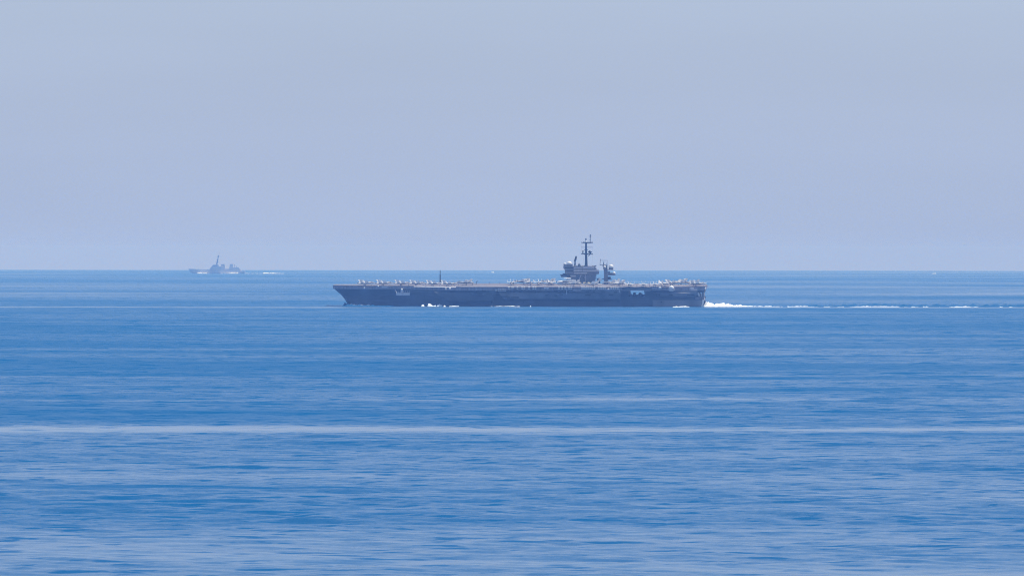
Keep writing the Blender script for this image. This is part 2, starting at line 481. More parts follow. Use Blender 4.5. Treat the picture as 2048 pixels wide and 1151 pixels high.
# sponsons under the angled deck: wedge sections
def wedge(mb, px0, px1, y_top, y_bot, z_top, z_bot, drop, taper=8.0):
    x0, x1 = sx(px0), sx(px1); yi = -19.4
    a = [(x0, yi, z_top), (x0, y_top * 0.8, z_top), (x0 + taper * 0.3, y_top, z_top - 2.2), (x0 + taper, y_bot, z_bot), (x0 + taper * 1.3, yi, z_bot - drop)]
    b = [(x1, yi, z_top), (x1, y_top, z_top), (x1, y_top, z_top - 2.2), (x1 - taper * 0.3, y_bot, z_bot), (x1 - taper * 0.4, yi, z_bot - drop)]
    mb.rings([a, b])
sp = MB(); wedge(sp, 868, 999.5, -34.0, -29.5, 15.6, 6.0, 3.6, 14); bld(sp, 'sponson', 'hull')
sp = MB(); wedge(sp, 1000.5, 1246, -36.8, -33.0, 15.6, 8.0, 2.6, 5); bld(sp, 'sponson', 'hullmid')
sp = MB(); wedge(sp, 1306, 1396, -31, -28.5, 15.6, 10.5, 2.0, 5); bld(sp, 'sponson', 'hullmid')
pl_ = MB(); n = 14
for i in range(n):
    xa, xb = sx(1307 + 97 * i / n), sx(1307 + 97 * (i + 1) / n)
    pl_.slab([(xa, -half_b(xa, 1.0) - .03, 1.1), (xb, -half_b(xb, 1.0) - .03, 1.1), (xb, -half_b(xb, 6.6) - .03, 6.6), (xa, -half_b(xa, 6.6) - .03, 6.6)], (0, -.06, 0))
bld(pl_, 'stern_plating', 'hullaft', label='lighter grey plating on the stern quarter')
# pale sloping strip added to make the angled deck edge look sunlit, and deck edge curb
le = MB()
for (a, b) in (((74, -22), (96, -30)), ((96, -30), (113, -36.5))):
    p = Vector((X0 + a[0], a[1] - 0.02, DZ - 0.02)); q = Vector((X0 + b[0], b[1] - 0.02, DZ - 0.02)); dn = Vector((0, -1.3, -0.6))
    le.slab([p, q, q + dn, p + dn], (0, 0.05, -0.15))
bld(le, 'sun_catch_strip', 'pale', label='cream strip added for the sunlit edge of the angled deck')
# deck markings
dm = MB()
def strip(p, q, w):
    p, q = Vector((*p, DZ + 0.004)), Vector((*q, DZ + 0.004)); d = (q - p).normalized(); n = Vector((-d.y, d.x, 0)) * w / 2
    dm.add([p - n, q - n, q + n, p + n], [(0, 1, 2, 3)])
strip((X0 + 116, -35), (X0 + 326, -8), 0.9); strip((X0 + 108, -24), (X0 + 322, 3), 0.6)
strip((X0 + 118, -12), (X0 + 318, 14), 0.9); strip((X0 + 8, -9), (X0 + 100, -13), 0.6); strip((X0 + 8, 9), (X0 + 100, 12), 0.6)
mk = dm.build('deck_marking', M['line'], carrier, flip=False)

# elevator platform over the opening
bld(MB().box(sx(1249), sx(1305), -38.2, -22.5, 15.75, DZ - 0.56), 'elevator', 'hull')
bld(MB().box(sx(1249), sx(1305), -38.55, -38.2, 15.7, 16.1), 'elevator_rail', 'pale')

# transom, fantail and stern overhang
tr = MB()
tr.box(sx(1398.4), sx(1409.5), -17.0, 18.0, 6.8, 7.2)
bld(tr, 'fantail_deck', 'fascia')
bld(MB().box(sx(1396), sx(1409.6), -19.6, 19.6, 13.0, 15.6), 'stern_gallery', 'hull')
bld(MB().box(sx(1404.7), sx(1409.6), 2, 12, 1.4, 5.4), 'stern_shade_box', 'dark')  # dark box painted as the shaded recess at the far stern corner
bld(MB().slab([(sx(1403.2), -17.3, 0.6), (sx(1405.6), -17.3, 0.6), (sx(1409.6), -17.3, 7.0), (sx(1405.6), -17.3, 7.0)], (0, 2.6, 0)), 'lit_corner_slab', 'white')  # white slab painted as the sunlit strip on the stern corner
bld(MB().box(sx(667.2), sx(670.5), -4, 5, 16.4, DZ - 0.56), 'bow_tip_box', 'white')  # white box at the bow tip
for (a, b, c, d, e, f, mt) in ((1400, 1404, -16, -13, 7.2, 9.6, 'fascia'), (1401.5, 1403.4, -12, -9, 9.6, 11.8, 'pale'), (1405.4, 1408.8, -14, -6, 7.2, 8.7, 'pale'), (1407.6, 1410.5, -4, 0, 7.2, 9.4, 'mast'), (1403.6, 1405.6, -3, 6, 7.2, 12.9, 'hull')):
    bld(MB().box(sx(a), sx(b), c, d, e, f), 'fantail_locker', mt)
sr = MB()
for y in (-16, -8, 0, 8, 16): sr.bar((sx(1407.4), y, 6.9), (sx(1407.4), y, 12.4), 0.22)
for z in (8.0, 8.9): sr.bar((sx(1407.4), -16.5, z), (sx(1407.4), 17, z), 0.09, n=5)
bld(sr, 'fantail_railing', 'pale')
bld(MB().box(sx(1411), sx(1415.5), -6, 4, DZ - 0.9, DZ - 0.6), 'round_down', 'mast')

# galleries and platforms along the port side
def platform(px0, px1, yl, pyt, pyb, depth=2.0, mat='pale', name='gallery_platform'):
    mb = MB(); x0, x1 = sx(px0), sx(px1); zt, zb = sz(pyt, yl), sz(pyb, yl)
    mb.box(x0, x1, yl - depth, yl, zb, zb + 0.25)
    mb.box(x0, x1, yl - depth - 0.08, yl - depth, zb, zt)
    n = max(2, int((x1 - x0) / 2))
    for i in range(n + 1):
        x = x0 + (x1 - x0) * i / n
        mb.bar((x, yl - depth, zb), (x, yl - depth, zt + 0.4), 0.07, n=5)
    return bld(mb, name, mat)
def port_y(px):
    l = sx(px) - X0
    for (a, ya), (b, yb) in zip(port, port[1:]):
        if a <= l <= b: return ya + (yb - ya) * (l - a) / (b - a)
    return -20.0
# bow fascia with catwalk
bf = MB()
for (a, b) in zip(port[:4], port[1:5]):
    p = Vector((X0 + a[0] + 0.3, a[1] - 0.15, 15.9)); q = Vector((X0 + b[0], b[1] - 0.15, 15.9 + 0.6 * (b[0] > 40)))
    bf.slab([p, q, q + Vector((0, 0, 1.9)), p + Vector((0, 0, 1.9))], (0, 0.25, 0))
bld(bf, 'bow_catwalk', 'fascia')
platform(729, 741, -19.6, 574.5, 578.5, 1.6, 'fascia')
platform(797, 824, -21.0, 586, 591, 3.0, 'pale', 'gun_platform')
bs = MB()
bs.bar((sx(794.5), -21.3, sz(580, -22)), (sx(798), -23.5, sz(586.5, -22)), 0.28)
for px in (801, 805, 812, 816, 820, 823): bs.bar((sx(px), -23.9, sz(590, -23)), (sx(px), -23.9, sz(581.5, -23)), 0.12, n=5)
bs.bar((sx(799), -23.9, sz(586, -23)), (sx(824), -23.9, sz(586, -23)), 0.10, n=5)
bld(bs, 'platform_frame', 'pale')
platform(768, 779, -20.6, 573.0, 576.3, 1.0, 'pale')
platform(997, 1001, -37.4, 578.2, 582.0, 0.8, 'pale')
platform(1094, 1103, -38.0, 575.5, 577.2, 1.0, 'white')
platform(1152, 1167, -38.0, 576, 582.5, 2.2, 'fascia', 'gun_platform')
platform(1216, 1224, -38.0, 577.5, 581, 1.8, 'fascia')
platform(1307, 1317, -34.0, 574, 577.5, 2.2, 'fascia')
platform(1320, 1326, -33.0, 573.5, 577, 2.0, 'pale')
platform(1366, 1383, -31.0, 574.5, 580.5, 1.6, 'fascia')
platform(1383, 1396, -26.0, 577, 582, 1.8, 'pale')
platform(1385, 1397, -23.0, 583.5, 589.5, 1.6, 'fascia')
platform(1392, 1405, -21.0, 593, 597.5, 1.8, 'fascia')
bld(MB().box(sx(1382), sx(1389), -28.0, -26.0, sz(577, -27), sz(575, -27)), 'stern_locker', 'white')
bld(MB().box(sx(1385), sx(1391), -22.9, -21.0, sz(588, -22), sz(584.5, -22)), 'stern_locker', 'dark')
for (px, pa, pb, yl) in ((1386.2, 580.5, 587, -26.3), (1397.5, 584, 591, -22.5), (1398.6, 585, 592, -22.5), (1138, 577, 589, -38.9), (1242.3, 576.5, 584.5, -38.9), (1411.5, 574.5, 579, -16)):
    bld(MB().bar((sx(px), yl, sz(pa, yl)), (sx(px + (0.8 if pb > 580 else 0)), yl, sz(pb, yl)), 0.30), 'vertical_pipe', 'white' if px > 1380 else 'pale')
# supports under the stern overhang
for px in (1398, 1402, 1405.5, 1408):
    bld(MB().bar((sx(px), -19, 6.9), (sx(px), -19, 12.5), 0.28, n=6), 'stern_post', 'isl')

# domes on the port side
def radome(px, py_top, r, yl, base=0.0, name='radome', parent=carrier, n='dome'):
    z = sz(py_top, yl) - r
    mb = MB().dome((sx(px), yl, z), r, 1.0, -0.6)
    o = bld(mb, name, n, parent, True)
    if base > 0:
        b = MB().lathe((sx(px), yl, z - base - 0.45 * r), [(r * 0.86, 0), (r * 0.86, base)], 12)
        bb = bld(b, 'radome_pedestal', 'pale' if n == 'dome' else 'isl', parent, True)
    return o
radome(733, 574.6, 0.85, -21.0, 0.4); radome(761, 571.3, 0.7, -22.0, 0.3); radome(808, 577.3, 1.0, -22.6, 2.2)
radome(898, 576.3, 0.75, -35.0, 0.6); radome(906.5, 575.6, 0.9, -36, 0.5); radome(1160, 577.0, 1.15, -39.0, 0.6)
radome(1221, 576.2, 1.0, -38.9, 0.5); radome(1322.5, 572.8, 1.1, -34.5, 0.4); radome(1345.5, 570.6, 2.25, -35.0, 1.8)
bld(MB().box(sx(1340), sx(1351), -37.2, -30.5, sz(580.5, -35), sz(575.5, -35)), 'dome_sponson', 'pale')
radome(1410.3, 574.5, 0.75, -20.0, 0.8)

# life raft canisters: two rows, each one its own part
can = MB()
nn = 10
can.rings([[(xx, rr * math.cos(2 * math.pi * i / nn), rr * math.sin(2 * math.pi * i / nn)) for i in range(nn)]
           for xx, rr in ((-0.80, 0.22), (-0.72, 0.36), (0.72, 0.36), (0.80, 0.22))])
first = can.build('life_raft_canister', M['white'], carrier, True)
def canister(px, py, yl):
    global first
    o = first if 'used' not in KIDS else first.copy()
    if 'used' in KIDS: SC.collection.objects.link(o)
    KIDS['used'] = [1]
    o.location = (sx(px), yl, sz(py, yl)); o.parent = carrier
px_list = [1024, 1041, 1050.6, 1055, 1064, 1072.6, 1077, 1123.5, 1130, 1136, 1143.5, 1148]
px_list += [1169 + 4.1 * i for i in range(7)] + [1202, 1207, 1211.2, 1215.4] + [1227 + 4.3 * i for i in range(4)]
for px in px_list:
    canister(px, 574.9, -39.2); canister(px, 577.6, -39.2)
for px in (1004, 1008.2, 1012.4, 1016.6):
    canister(px, 578.6, -38.6); canister(px, 581.6, -38.6)
for (a, b, pa, pb) in ((1021, 1079, 573.5, 578.6), (1121, 1150.5, 573.5, 578.6), (1166, 1197, 573.5, 578.6), (1199.5, 1218, 573.5, 578.6), (1224.5, 1242, 573.5, 578.6), (1002, 1019, 577, 582.8)):
    n = int((b - a) / 4) + 1; rk = MB()
    for i in range(n + 1):
        px = a + (b - a) * i / n
        rk.bar((sx(px), -38.75, sz(pa, -38.8)), (sx(px), -38.75, sz(pb, -38.8)), 0.06, n=4)
    for py in (576.2, 578.7) if pa < 575 else (580.2, 582.8):
        rk.box(sx(a), sx(b), -39.5, -38.5, sz(py, -39), sz(py, -39) + 0.08)
    bld(rk, 'canister_rack', 'isl')
bld(MB().box(sx(1029), sx(1034.4), -40.0, -38.6, sz(576, -39), sz(574, -39)), 'deck_edge_locker', 'line')

# dark openings in the side: a frame round a dark panel painted as the shade inside
def opening(px0, px1, py0, py1, yl):
    x0, x1, z0, z1 = sx(px0), sx(px1), sz(py1, yl), sz(py0, yl)
    mb = MB()
    mb.box(x0, x1, yl - 0.12, yl + 1.5, z0, z1)
    o = bld(mb, 'hull_opening', 'dark')
    MB().box(x0 - 0.15, x1 + 0.15, yl - 0.30, yl + 0.1, z0 - 0.15, z0).build('opening_sill', M['hull'], o)
    MB().box(x0 - 0.15, x1 + 0.15, yl - 0.30, yl + 0.1, z1, z1 + 0.15).build('opening_hood', M['hull'], o)
def side_y(px, py):
    z = sz(py, -30)
    def face(yt, yb, zb):
        t = min(1, max(0, (13.4 - z) / (13.4 - zb))); return yt + (yb - yt) * t - 0.3
    if 885 < px < 1000 and z > 6: return face(-34, -29.5, 6.0)
    if 1000 <= px < 1246 and z > 8: return face(-36.8, -33, 8.0)
    if 1306 < px < 1396 and z > 10.5: return face(-31, -28.5, 10.5)
    return -half_b(sx(px), max(0, z)) - 0.12
for a in ((947, 952, 582, 584), (958.5, 963, 581, 583), (970, 978, 581.3, 583), (981, 984, 583, 584.4), (995, 1003, 583, 585), (949, 956, 589.6, 590.8),
          (959, 967, 589.6, 590.6), (970, 976, 589.6, 590.6), (991, 1003, 589.6, 590.9), (1008, 1020, 591, 594.8), (1020.5, 1026, 591.2, 596), (1026.5, 1043, 592.4, 596.2),
          (1027, 1032, 581, 583), (1035, 1043, 580.6, 583), (1047, 1051, 580.4, 582), (1101, 1106, 583.4, 585), (1101, 1104, 587.4, 589), (1113, 1121, 580.6, 582.4),
          (1126, 1131, 582, 584), (1124, 1131, 588.6, 590.2), (1113, 1119, 590, 591.4), (1135, 1143, 582.2, 583.6), (1175, 1186, 588.4, 590.2), (1176, 1183, 582.6, 584), (1190, 1194, 582.6, 584),
          (1317, 1322, 587.8, 590), (1340, 1348, 588.2, 590), (1323, 1325, 602.6, 604.6), (1096, 1100, 589.4, 591), (1075, 1080, 583.6, 585), (1150, 1156, 583, 584.4),
          (1206, 1214, 584, 585.6), (1222, 1230, 589, 590.4), (1232, 1238, 583.4, 585), (1376, 1390, 588.6, 590.2)):
    opening(*a, side_y((a[0] + a[1]) / 2, (a[2] + a[3]) / 2))
# anchor, hull fenders, discharge
bld(MB().bar((sx(1051), side_y(1051, 603), sz(607, -21)), (sx(1051), side_y(1051, 603) - 0.2, sz(602, -21)), 0.3), 'fender', 'dark')
# long rubbing strakes on the after hull
for (a, b, py) in ((1262, 1300, 597), (1262, 1300, 600), (1262, 1300, 603.5), (935, 1250, 603.2), (1345, 1404, 598.6)):
    z = sz(py, -20); rb = MB(); n = 8
    for i in range(n):
        xa, xb = sx(a + (b - a) * i / n), sx(a + (b - a) * (i + 1) / n)
        rb.slab([(xa, -half_b(xa, z) - 0.02, z), (xb, -half_b(xb, z) - 0.02, z), (xb, -half_b(xb, z) - 0.02, z + 0.25), (xa, -half_b(xa, z) - 0.02, z + 0.25)], (0, -0.22, 0))
    bld(rb, 'hull_strake', 'isl')
# bright panels on the stern quarter hull
# antenna pole on the starboard deck edge
ap = MB().bar((sx(876), 24, DZ), (sx(876), 24, sz(550, 24)), 0.62, 0.5); ap.bar((sx(876), 24, sz(550, 24)), (sx(876), 24, sz(540.5, 24)), 0.36, 0.28)
ap.box(sx(874.9), sx(877.1), 23.4, 24.6, sz(553.2, 24), sz(551.6, 24))
bld(ap, 'whip_antenna_mast', 'mast')
bld(MB().bar((sx(951), 14, DZ), (sx(951), 14, sz(563, 14)), 0.2).bar((sx(950.5), 14, sz(566, 14)), (sx(953.5), 14, sz(561.5, 14)), 0.12, n=5), 'signal_pole', 'mast')
# catwalk nets and posts along the port deck edge
ct = MB()
for px in np.arange(925, 1246, 6.2):
    if 1000 < px < 1245 and int(px) % 2: continue
    y = port_y(px) - 0.7
    ct.bar((sx(px), y, DZ - 2.6), (sx(px), y, DZ - 0.3), 0.10, n=4)
bld(ct, 'catwalk_stanchion', 'isl')

# ------------------------------------------------------------------ the island
isl = MB()
YN, YF = 24.5, 37.0      # near and far faces
def ib(mb, px0, px1, py0, py1, yn=YN, yf=YF): return mb.box(sx(px0), sx(px1), yn, yf, sz(py1, yn), sz(py0, yn))
def ipoly(mb, pts, yn, yf): return mb.slab([(sx(a), yn, sz(b, yn)) for a, b in pts], (0, yf - yn, 0))
ipoly(isl, [(1139, 570), (1139, 556), (1131, 549.2), (1186.5, 549.2), (1186.5, 570)], YN, YF)
island = bld(isl, 'island', 'isl')
def ip(mb, name, mat='isl', smooth=False): return mb.build(name, M[mat], island, smooth)
m_ = MB(); ipoly(m_, [(1131, 549.3), (1127.5, 547), (1126, 538.3), (1124, 537.2), (1123.4, 532.4), (1186, 532.4), (1190, 538), (1190, 549.3)], YN - 0.8, YF - 0.4); ip(m_, 'bridge_block')
m_ = MB(); ib(m_, 1163, 1195.5, 539.6, 546.6, YN - 2.2, YN - 0.85); ib(m_, 1190.1, 1194.5, 541, 548, YN - 0.8, YF - 4); ip(m_, 'aft_bridge_wing')
for i, (a, b, c, d, dep) in enumerate(((1144.8, 1161, 534, 537, 1.4), (1162.2, 1186, 533.4, 537, 1.4), (1144.8, 1161, 539.5, 542.4, 1.5), (1162.5, 1195.4, 539.6, 542.6, 2.4), (1146, 1171.5, 544.6, 547, 1.4), (1138, 1149, 550.6, 553, 1.2))):
    m_ = MB(); ib(m_, a, b, c, d, YN - 0.85 - dep, YN - 0.85 - dep + 0.2); ib(m_, a, b, d, d + 0.5, YN - 0.85 - dep, YN - 0.8)
    n = int((b - a) / 3.2)
    for j in range(n + 1):
        x = sx(a + (b - a) * j / n); m_.bar((x, YN - 0.85 - dep - 0.05, sz(d, YN)), (x, YN - 0.85 - dep - 0.05, sz(c - 0.6, YN)), 0.09, n=4)
    ip(m_, 'bridge_gallery', 'pale')  # paler grey stands in for light caught by these bulwarks
m_ = MB(); ib(m_, 1119, 1138, 551.0, 554.2, YN - 2.5, YF - 6); ib(m_, 1117.4, 1124, 549.2, 551.0, YN, YF - 8); ib(m_, 1122, 1131, 547.2, 550.9, YN + 1, YF - 3); ip(m_, 'forward_platform', 'mast')
m_ = MB(); ib(m_, 1131, 1139.5, 554.2, 557, YN, YF - 4); ip(m_, 'forward_shelf')
# windows of the bridge: each one
for row, (a, b, c, d) in enumerate(((1126.5, 1144, 534.2, 536.2), (1128, 1144, 540.6, 542.8))):
    n = 8
    for j in range(n):
        w = (b - a) / n
        m_ = MB(); ib(m_, a + j * w + 0.25, a + (j + 1) * w - 0.25, c, d, YN - 0.95, YN - 0.6); ip(m_, 'bridge_window', 'canopy')
# clutter on the sides and roof
m_ = MB(); random.seed(3)
for i in range(26):
    a = random.uniform(1124, 1188); w = random.uniform(0.7, 2.4); h = random.uniform(0.6, 2.6)
    y = random.uniform(YN, YF - 4); ib(m_, a, a + w, 532.4 - h, 532.5, y, y + random.uniform(0.8, 2.5))
ip(m_, 'roof_equipment', 'isl')
m_ = MB()
for i in range(22):
    a = random.uniform(1140, 1183); b = random.uniform(548, 564); w = random.uniform(0.8, 2.4); h = random.uniform(0.6, 2)
    ib(m_, a, a + w, b, b + h, YN - random.uniform(0.3, 0.9), YN + 0.3)
ip(m_, 'side_equipment', 'mast')
m_ = MB(); ib(m_, 1186, 1189.5, 549.3, 553, YN, YN + 3); ib(m_, 1187, 1190, 556, 557.2, YN, YN + 4); ib(m_, 1186.2, 1188.2, 553, 558, YN + 1, YN + 3); ip(m_, 'aft_ledge')
m_ = MB()
for i in range(20):
    x = sx(1124 + 3.2 * i); m_.bar((x, YN - 0.7, sz(532.4, YN)), (x, YN - 0.7, sz(530.4, YN)), 0.07, n=4)
m_.bar((sx(1124), YN - 0.7, sz(530.5, YN)), (sx(1185), YN - 0.7, sz(530.5, YN)), 0.07, n=4)
ip(m_, 'roof_railing', 'pale')
# diagonal pale ladders/pipes on the island side
m_ = MB(); m_.bar((sx(1159.5), YN - 1.1, sz(549, YN)), (sx(1154.5), YN - 1.6, sz(561.5, YN)), 0.36, 0.3); ip(m_, 'inclined_ladder', 'pale')
m_ = MB(); m_.bar((sx(1168.6), YN - 1.0, sz(549, YN)), (sx(1168.6), YN - 1.0, sz(562, YN)), 0.36, 0.3); m_.box(sx(1165.5), sx(1168.4), YN - 1.1, YN - .4, sz(555.4, YN), sz(554, YN)); ip(m_, 'vertical_ladder', 'pale')
# hull number on the island side is too small to read in the photograph; radomes on the roof
def idome(px, pyt, r, y, base):
    z = sz(pyt, y) - r
    ip(MB().dome((sx(px), y, z), r, 0.92, -0.35), 'radome', 'dome', True)
    ip(MB().lathe((sx(px), y, z - 0.3 * r - base), [(r * 0.95, 0), (r * 0.95, base)], 14), 'radome_base', 'pale', True)
idome(1135, 521.8, 2.45, YN + 4, 1.0); idome(1126.2, 525.2, 1.3, YN + 3, 0.6); idome(1155, 525.6, 0.75, YN + 2, 1.2)
m_ = MB(); ib(m_, 1128.5, 1141.5, 528.4, 532.5, YN + 1, YN + 7); ib(m_, 1124, 1129, 528.8, 532.5, YN + 1, YN + 5); ib(m_, 1153, 1157.4, 528.6, 532.5, YN, YN + 4); ip(m_, 'radome_platform')
# leaning flat antenna
m_ = MB(); ipoly(m_, [(1144, 522.2), (1147.4, 511.6), (1150, 512.2), (1149.2, 519), (1147.3, 523.5)], YN + 5, YN + 7); m_.bar((sx(1146), YN + 6, sz(532.5, YN)), (sx(1146.4), YN + 6, sz(521.5, YN)), 0.75, 0.6)
ip(m_, 'search_radar', 'mast')

# main mast: a part of the ship, with yards and antennas as sub-parts
YM = 30.0
mm = MB()
mm.bar((sx(1169), YM, sz(533, YM)), (sx(1168.6), YM, sz(508, YM)), 1.25, 1.0, 10)
mm.bar((sx(1168.6), YM, sz(508, YM)), (sx(1168.4), YM, sz(486, YM)), 1.0, 0.8, 10)
mast = bld(mm, 'main_mast', 'mast')
def mp_(mb, name, mat='mast', smooth=False, parent=None): return mb.build(name, M[mat], parent or mast, smooth)
def mbx(mb, a, b, c, d, y0, y1): return mb.box(sx(a), sx(b), y0, y1, sz(d, YM), sz(c, YM))
q = MB(); mbx(q, 1159.5, 1182, 485.0, 485.9, YM - 1.4, YM + 1.4); mbx(q, 1163, 1179, 483.6, 484.9, YM - 1.0, YM + 1.0)
for a in (1160, 1163, 1179, 1181.8): q.bar((sx(a), YM, sz(485, YM)), (sx(a), YM, sz(482.4, YM)), 0.18, n=5)
mp_(q, 'mast_top_platform')
mp_(MB().bar((sx(1158.6), YM, sz(494.2, YM)), (sx(1182.4), YM, sz(494.2, YM)), 0.17, n=5), 'yardarm')
q = MB(); mbx(q, 1164.8, 1172.6, 498.4, 499.4, YM - 1.6, YM + 1.6); mp_(q, 'mast_platform')
q = MB(); mbx(q, 1158.5, 1165.8, 506.4, 507.8, YM - 2, YM + 2); mbx(q, 1171.4, 1182, 507.0, 508.6, YM - 2, YM + 2); mbx(q, 1164, 1173, 506.6, 508.8, YM - 2.2, YM + 2.2)
q.bar((sx(1173), YM, sz(511.6, YM)), (sx(1176), YM, sz(508.6, YM)), 0.3); mp_(q, 'mast_platform')
q = MB(); mbx(q, 1161.2, 1163.2, 501.6, 506.4, YM - .6, YM + .6); q.bar((sx(1160.6), YM, sz(502, YM)), (sx(1163.6), YM, sz(501.2, YM)), .28); mp_(q, 'antenna')
q = MB(); q.slab([(sx(1172), YM, sz(503.5, YM)), (sx(1176), YM, sz(500, YM)), (sx(1179.6), YM, sz(504.4, YM)), (sx(1176), YM, sz(507, YM))], (0, .8, 0)); q.bar((sx(1177), YM, sz(507.5, YM)), (sx(1178.8), YM, sz(503, YM)), .35); mbx(q, 1177.6, 1180, 502.6, 504.6, YM - .8, YM); mp_(q, 'air_search_radar')
q = MB().dome((sx(1168.4), YM, sz(483.2, YM)), 1.0, 0.8, 0.0); mp_(q, 'mast_dome', 'dome', True)
q = MB().lathe((sx(1168.3), YM, sz(480.6, YM)), [(0.35, 0), (0.55, 0.6), (0.62, 1.3), (0.35, 2.0)], 10); mp_(q, 'tactical_beacon', 'mast', True)
q = MB().bar((sx(1176.8), YM, sz(485, YM)), (sx(1176.9), YM, sz(475, YM)), 0.3, .24).bar((sx(1176.9), YM, sz(475, YM)), (sx(1176.9), YM, sz(468, YM)), 0.45, .35)
q.bar((sx(1174.6), YM, sz(472, YM)), (sx(1180), YM, sz(472, YM)), 0.13, n=5).bar((sx(1174.8), YM, sz(479, YM)), (sx(1178.6), YM, sz(479, YM)), 0.12, n=5); mp_(q, 'topmast')
q = MB()
for a, b in (((1158.6, 494.2), (1166, 531.5)), ((1182.2, 494.2), (1180, 531.5)), ((1159.5, 486), (1158.6, 494.2))):
    q.bar((sx(a[0]), YM, sz(a[1], YM)), (sx(b[0]), YM, sz(b[1], YM)), 0.035, n=3)
mp_(q, 'halyard')

# aft mast tower
YA = 27.0
at_ = MB()
def arings(prof):
    r_ = []
    for px0, px1, py in prof:
        z = sz(py, YA); hw = (sx(px1) - sx(px0)) / 2
        r_.append([(sx(px0), YA - hw, z), (sx(px1), YA - hw, z), (sx(px1), YA + hw, z), (sx(px0), YA + hw, z)])
    return r_
at_.rings(arings([(1204.5, 1213.5, 569), (1205, 1212.6, 552), (1204.4, 1211.8, 540), (1202.2, 1211.6, 531), (1201.2, 1212, 529.2)]))
aft = bld(at_, 'aft_mast_tower', 'isl')
def ap_(mb, name, mat='isl', smooth=False): return mb.build(name, M[mat], aft, smooth)
def abx(mb, a, b, c, d, y0=YA - 2, y1=YA + 2): return mb.box(sx(a), sx(b), y0, y1, sz(d, YA), sz(c, YA))
q = MB(); abx(q, 1211.8, 1223.6, 538, 539.6); abx(q, 1210, 1217, 542.4, 545.4); abx(q, 1211, 1228, 548.6, 550.4); abx(q, 1213, 1224, 545.6, 548.6, YA - 1, YA + 1); ap_(q, 'tower_platform')
q = MB(); abx(q, 1212.6, 1218.4, 553.4, 559.2); abx(q, 1218.4, 1220.4, 557.6, 559); abx(q, 1201.6, 1205, 556.8, 558.8); ap_(q, 'tower_cabinet', 'mast')
def adome(px, pyt, r, base, y):
    z = sz(pyt, y) - r
    ap_(MB().dome((sx(px), y, z), r, 1.0, -0.3), 'radome', 'dome', True)
    ap_(MB().lathe((sx(px), y, z - .3 * r - base), [(r * .8, 0), (r * .98, base * 0.5), (r * .98, base)], 14), 'radome_base', 'isl', True)
adome(1219, 528.6, 2.1, 2.0, YA); adome(1206.6, 531.2, 1.2, 1.6, YA - 3.4); adome(1225, 543.0, 1.35, 1.4, YA)
q = MB()
pts = [(1196.6, 529.2), (1197.6, 517.6), (1198, 520.2), (1211.6, 520.2), (1211, 529)]
for a, b in zip(pts[1:], pts[2:]): q.bar((sx(a[0]), YA, sz(a[1], YA)), (sx(b[0]), YA, sz(b[1], YA)), 0.10, n=4)
q.bar((sx(1196.8), YA, sz(530, YA)), (sx(1197.8), YA, sz(517.6, YA)), 0.2, n=5); q.bar((sx(1196.6), YA, sz(529.4, YA)), (sx(1203, ), YA, sz(530.6, YA)), .3, n=5)
q.bar((sx(1199), YA, sz(521.8, YA)), (sx(1211), YA, sz(521.8, YA)), 0.07, n=4)
q.bar((sx(1204), YA, sz(529, YA)), (sx(1204.6), YA, sz(523.2, YA)), .42, .3); q.bar((sx(1210.6), YA, sz(529, YA)), (sx(1210.6), YA, sz(525.5, YA)), .22)
ap_(q, 'frame_antenna', 'mast')
# small dome on its stand between island and tower
q = MB().lathe((sx(1196), 24, DZ), [(0.9, 0), (0.7, sz(562, 24) - DZ)], 8); std = bld(q, 'dome_stand', 'mast')
MB().dome((sx(1196), 24, sz(559.4, 24)), 1.7, 1.1, -0.4).build('gun_radome', M['dome'], std, True)
MB().box(sx(1191.2), sx(1194), 22.4, 24, sz(561.2, 24), sz(556.5, 24)).build('gun_mount', M['mast'], std)

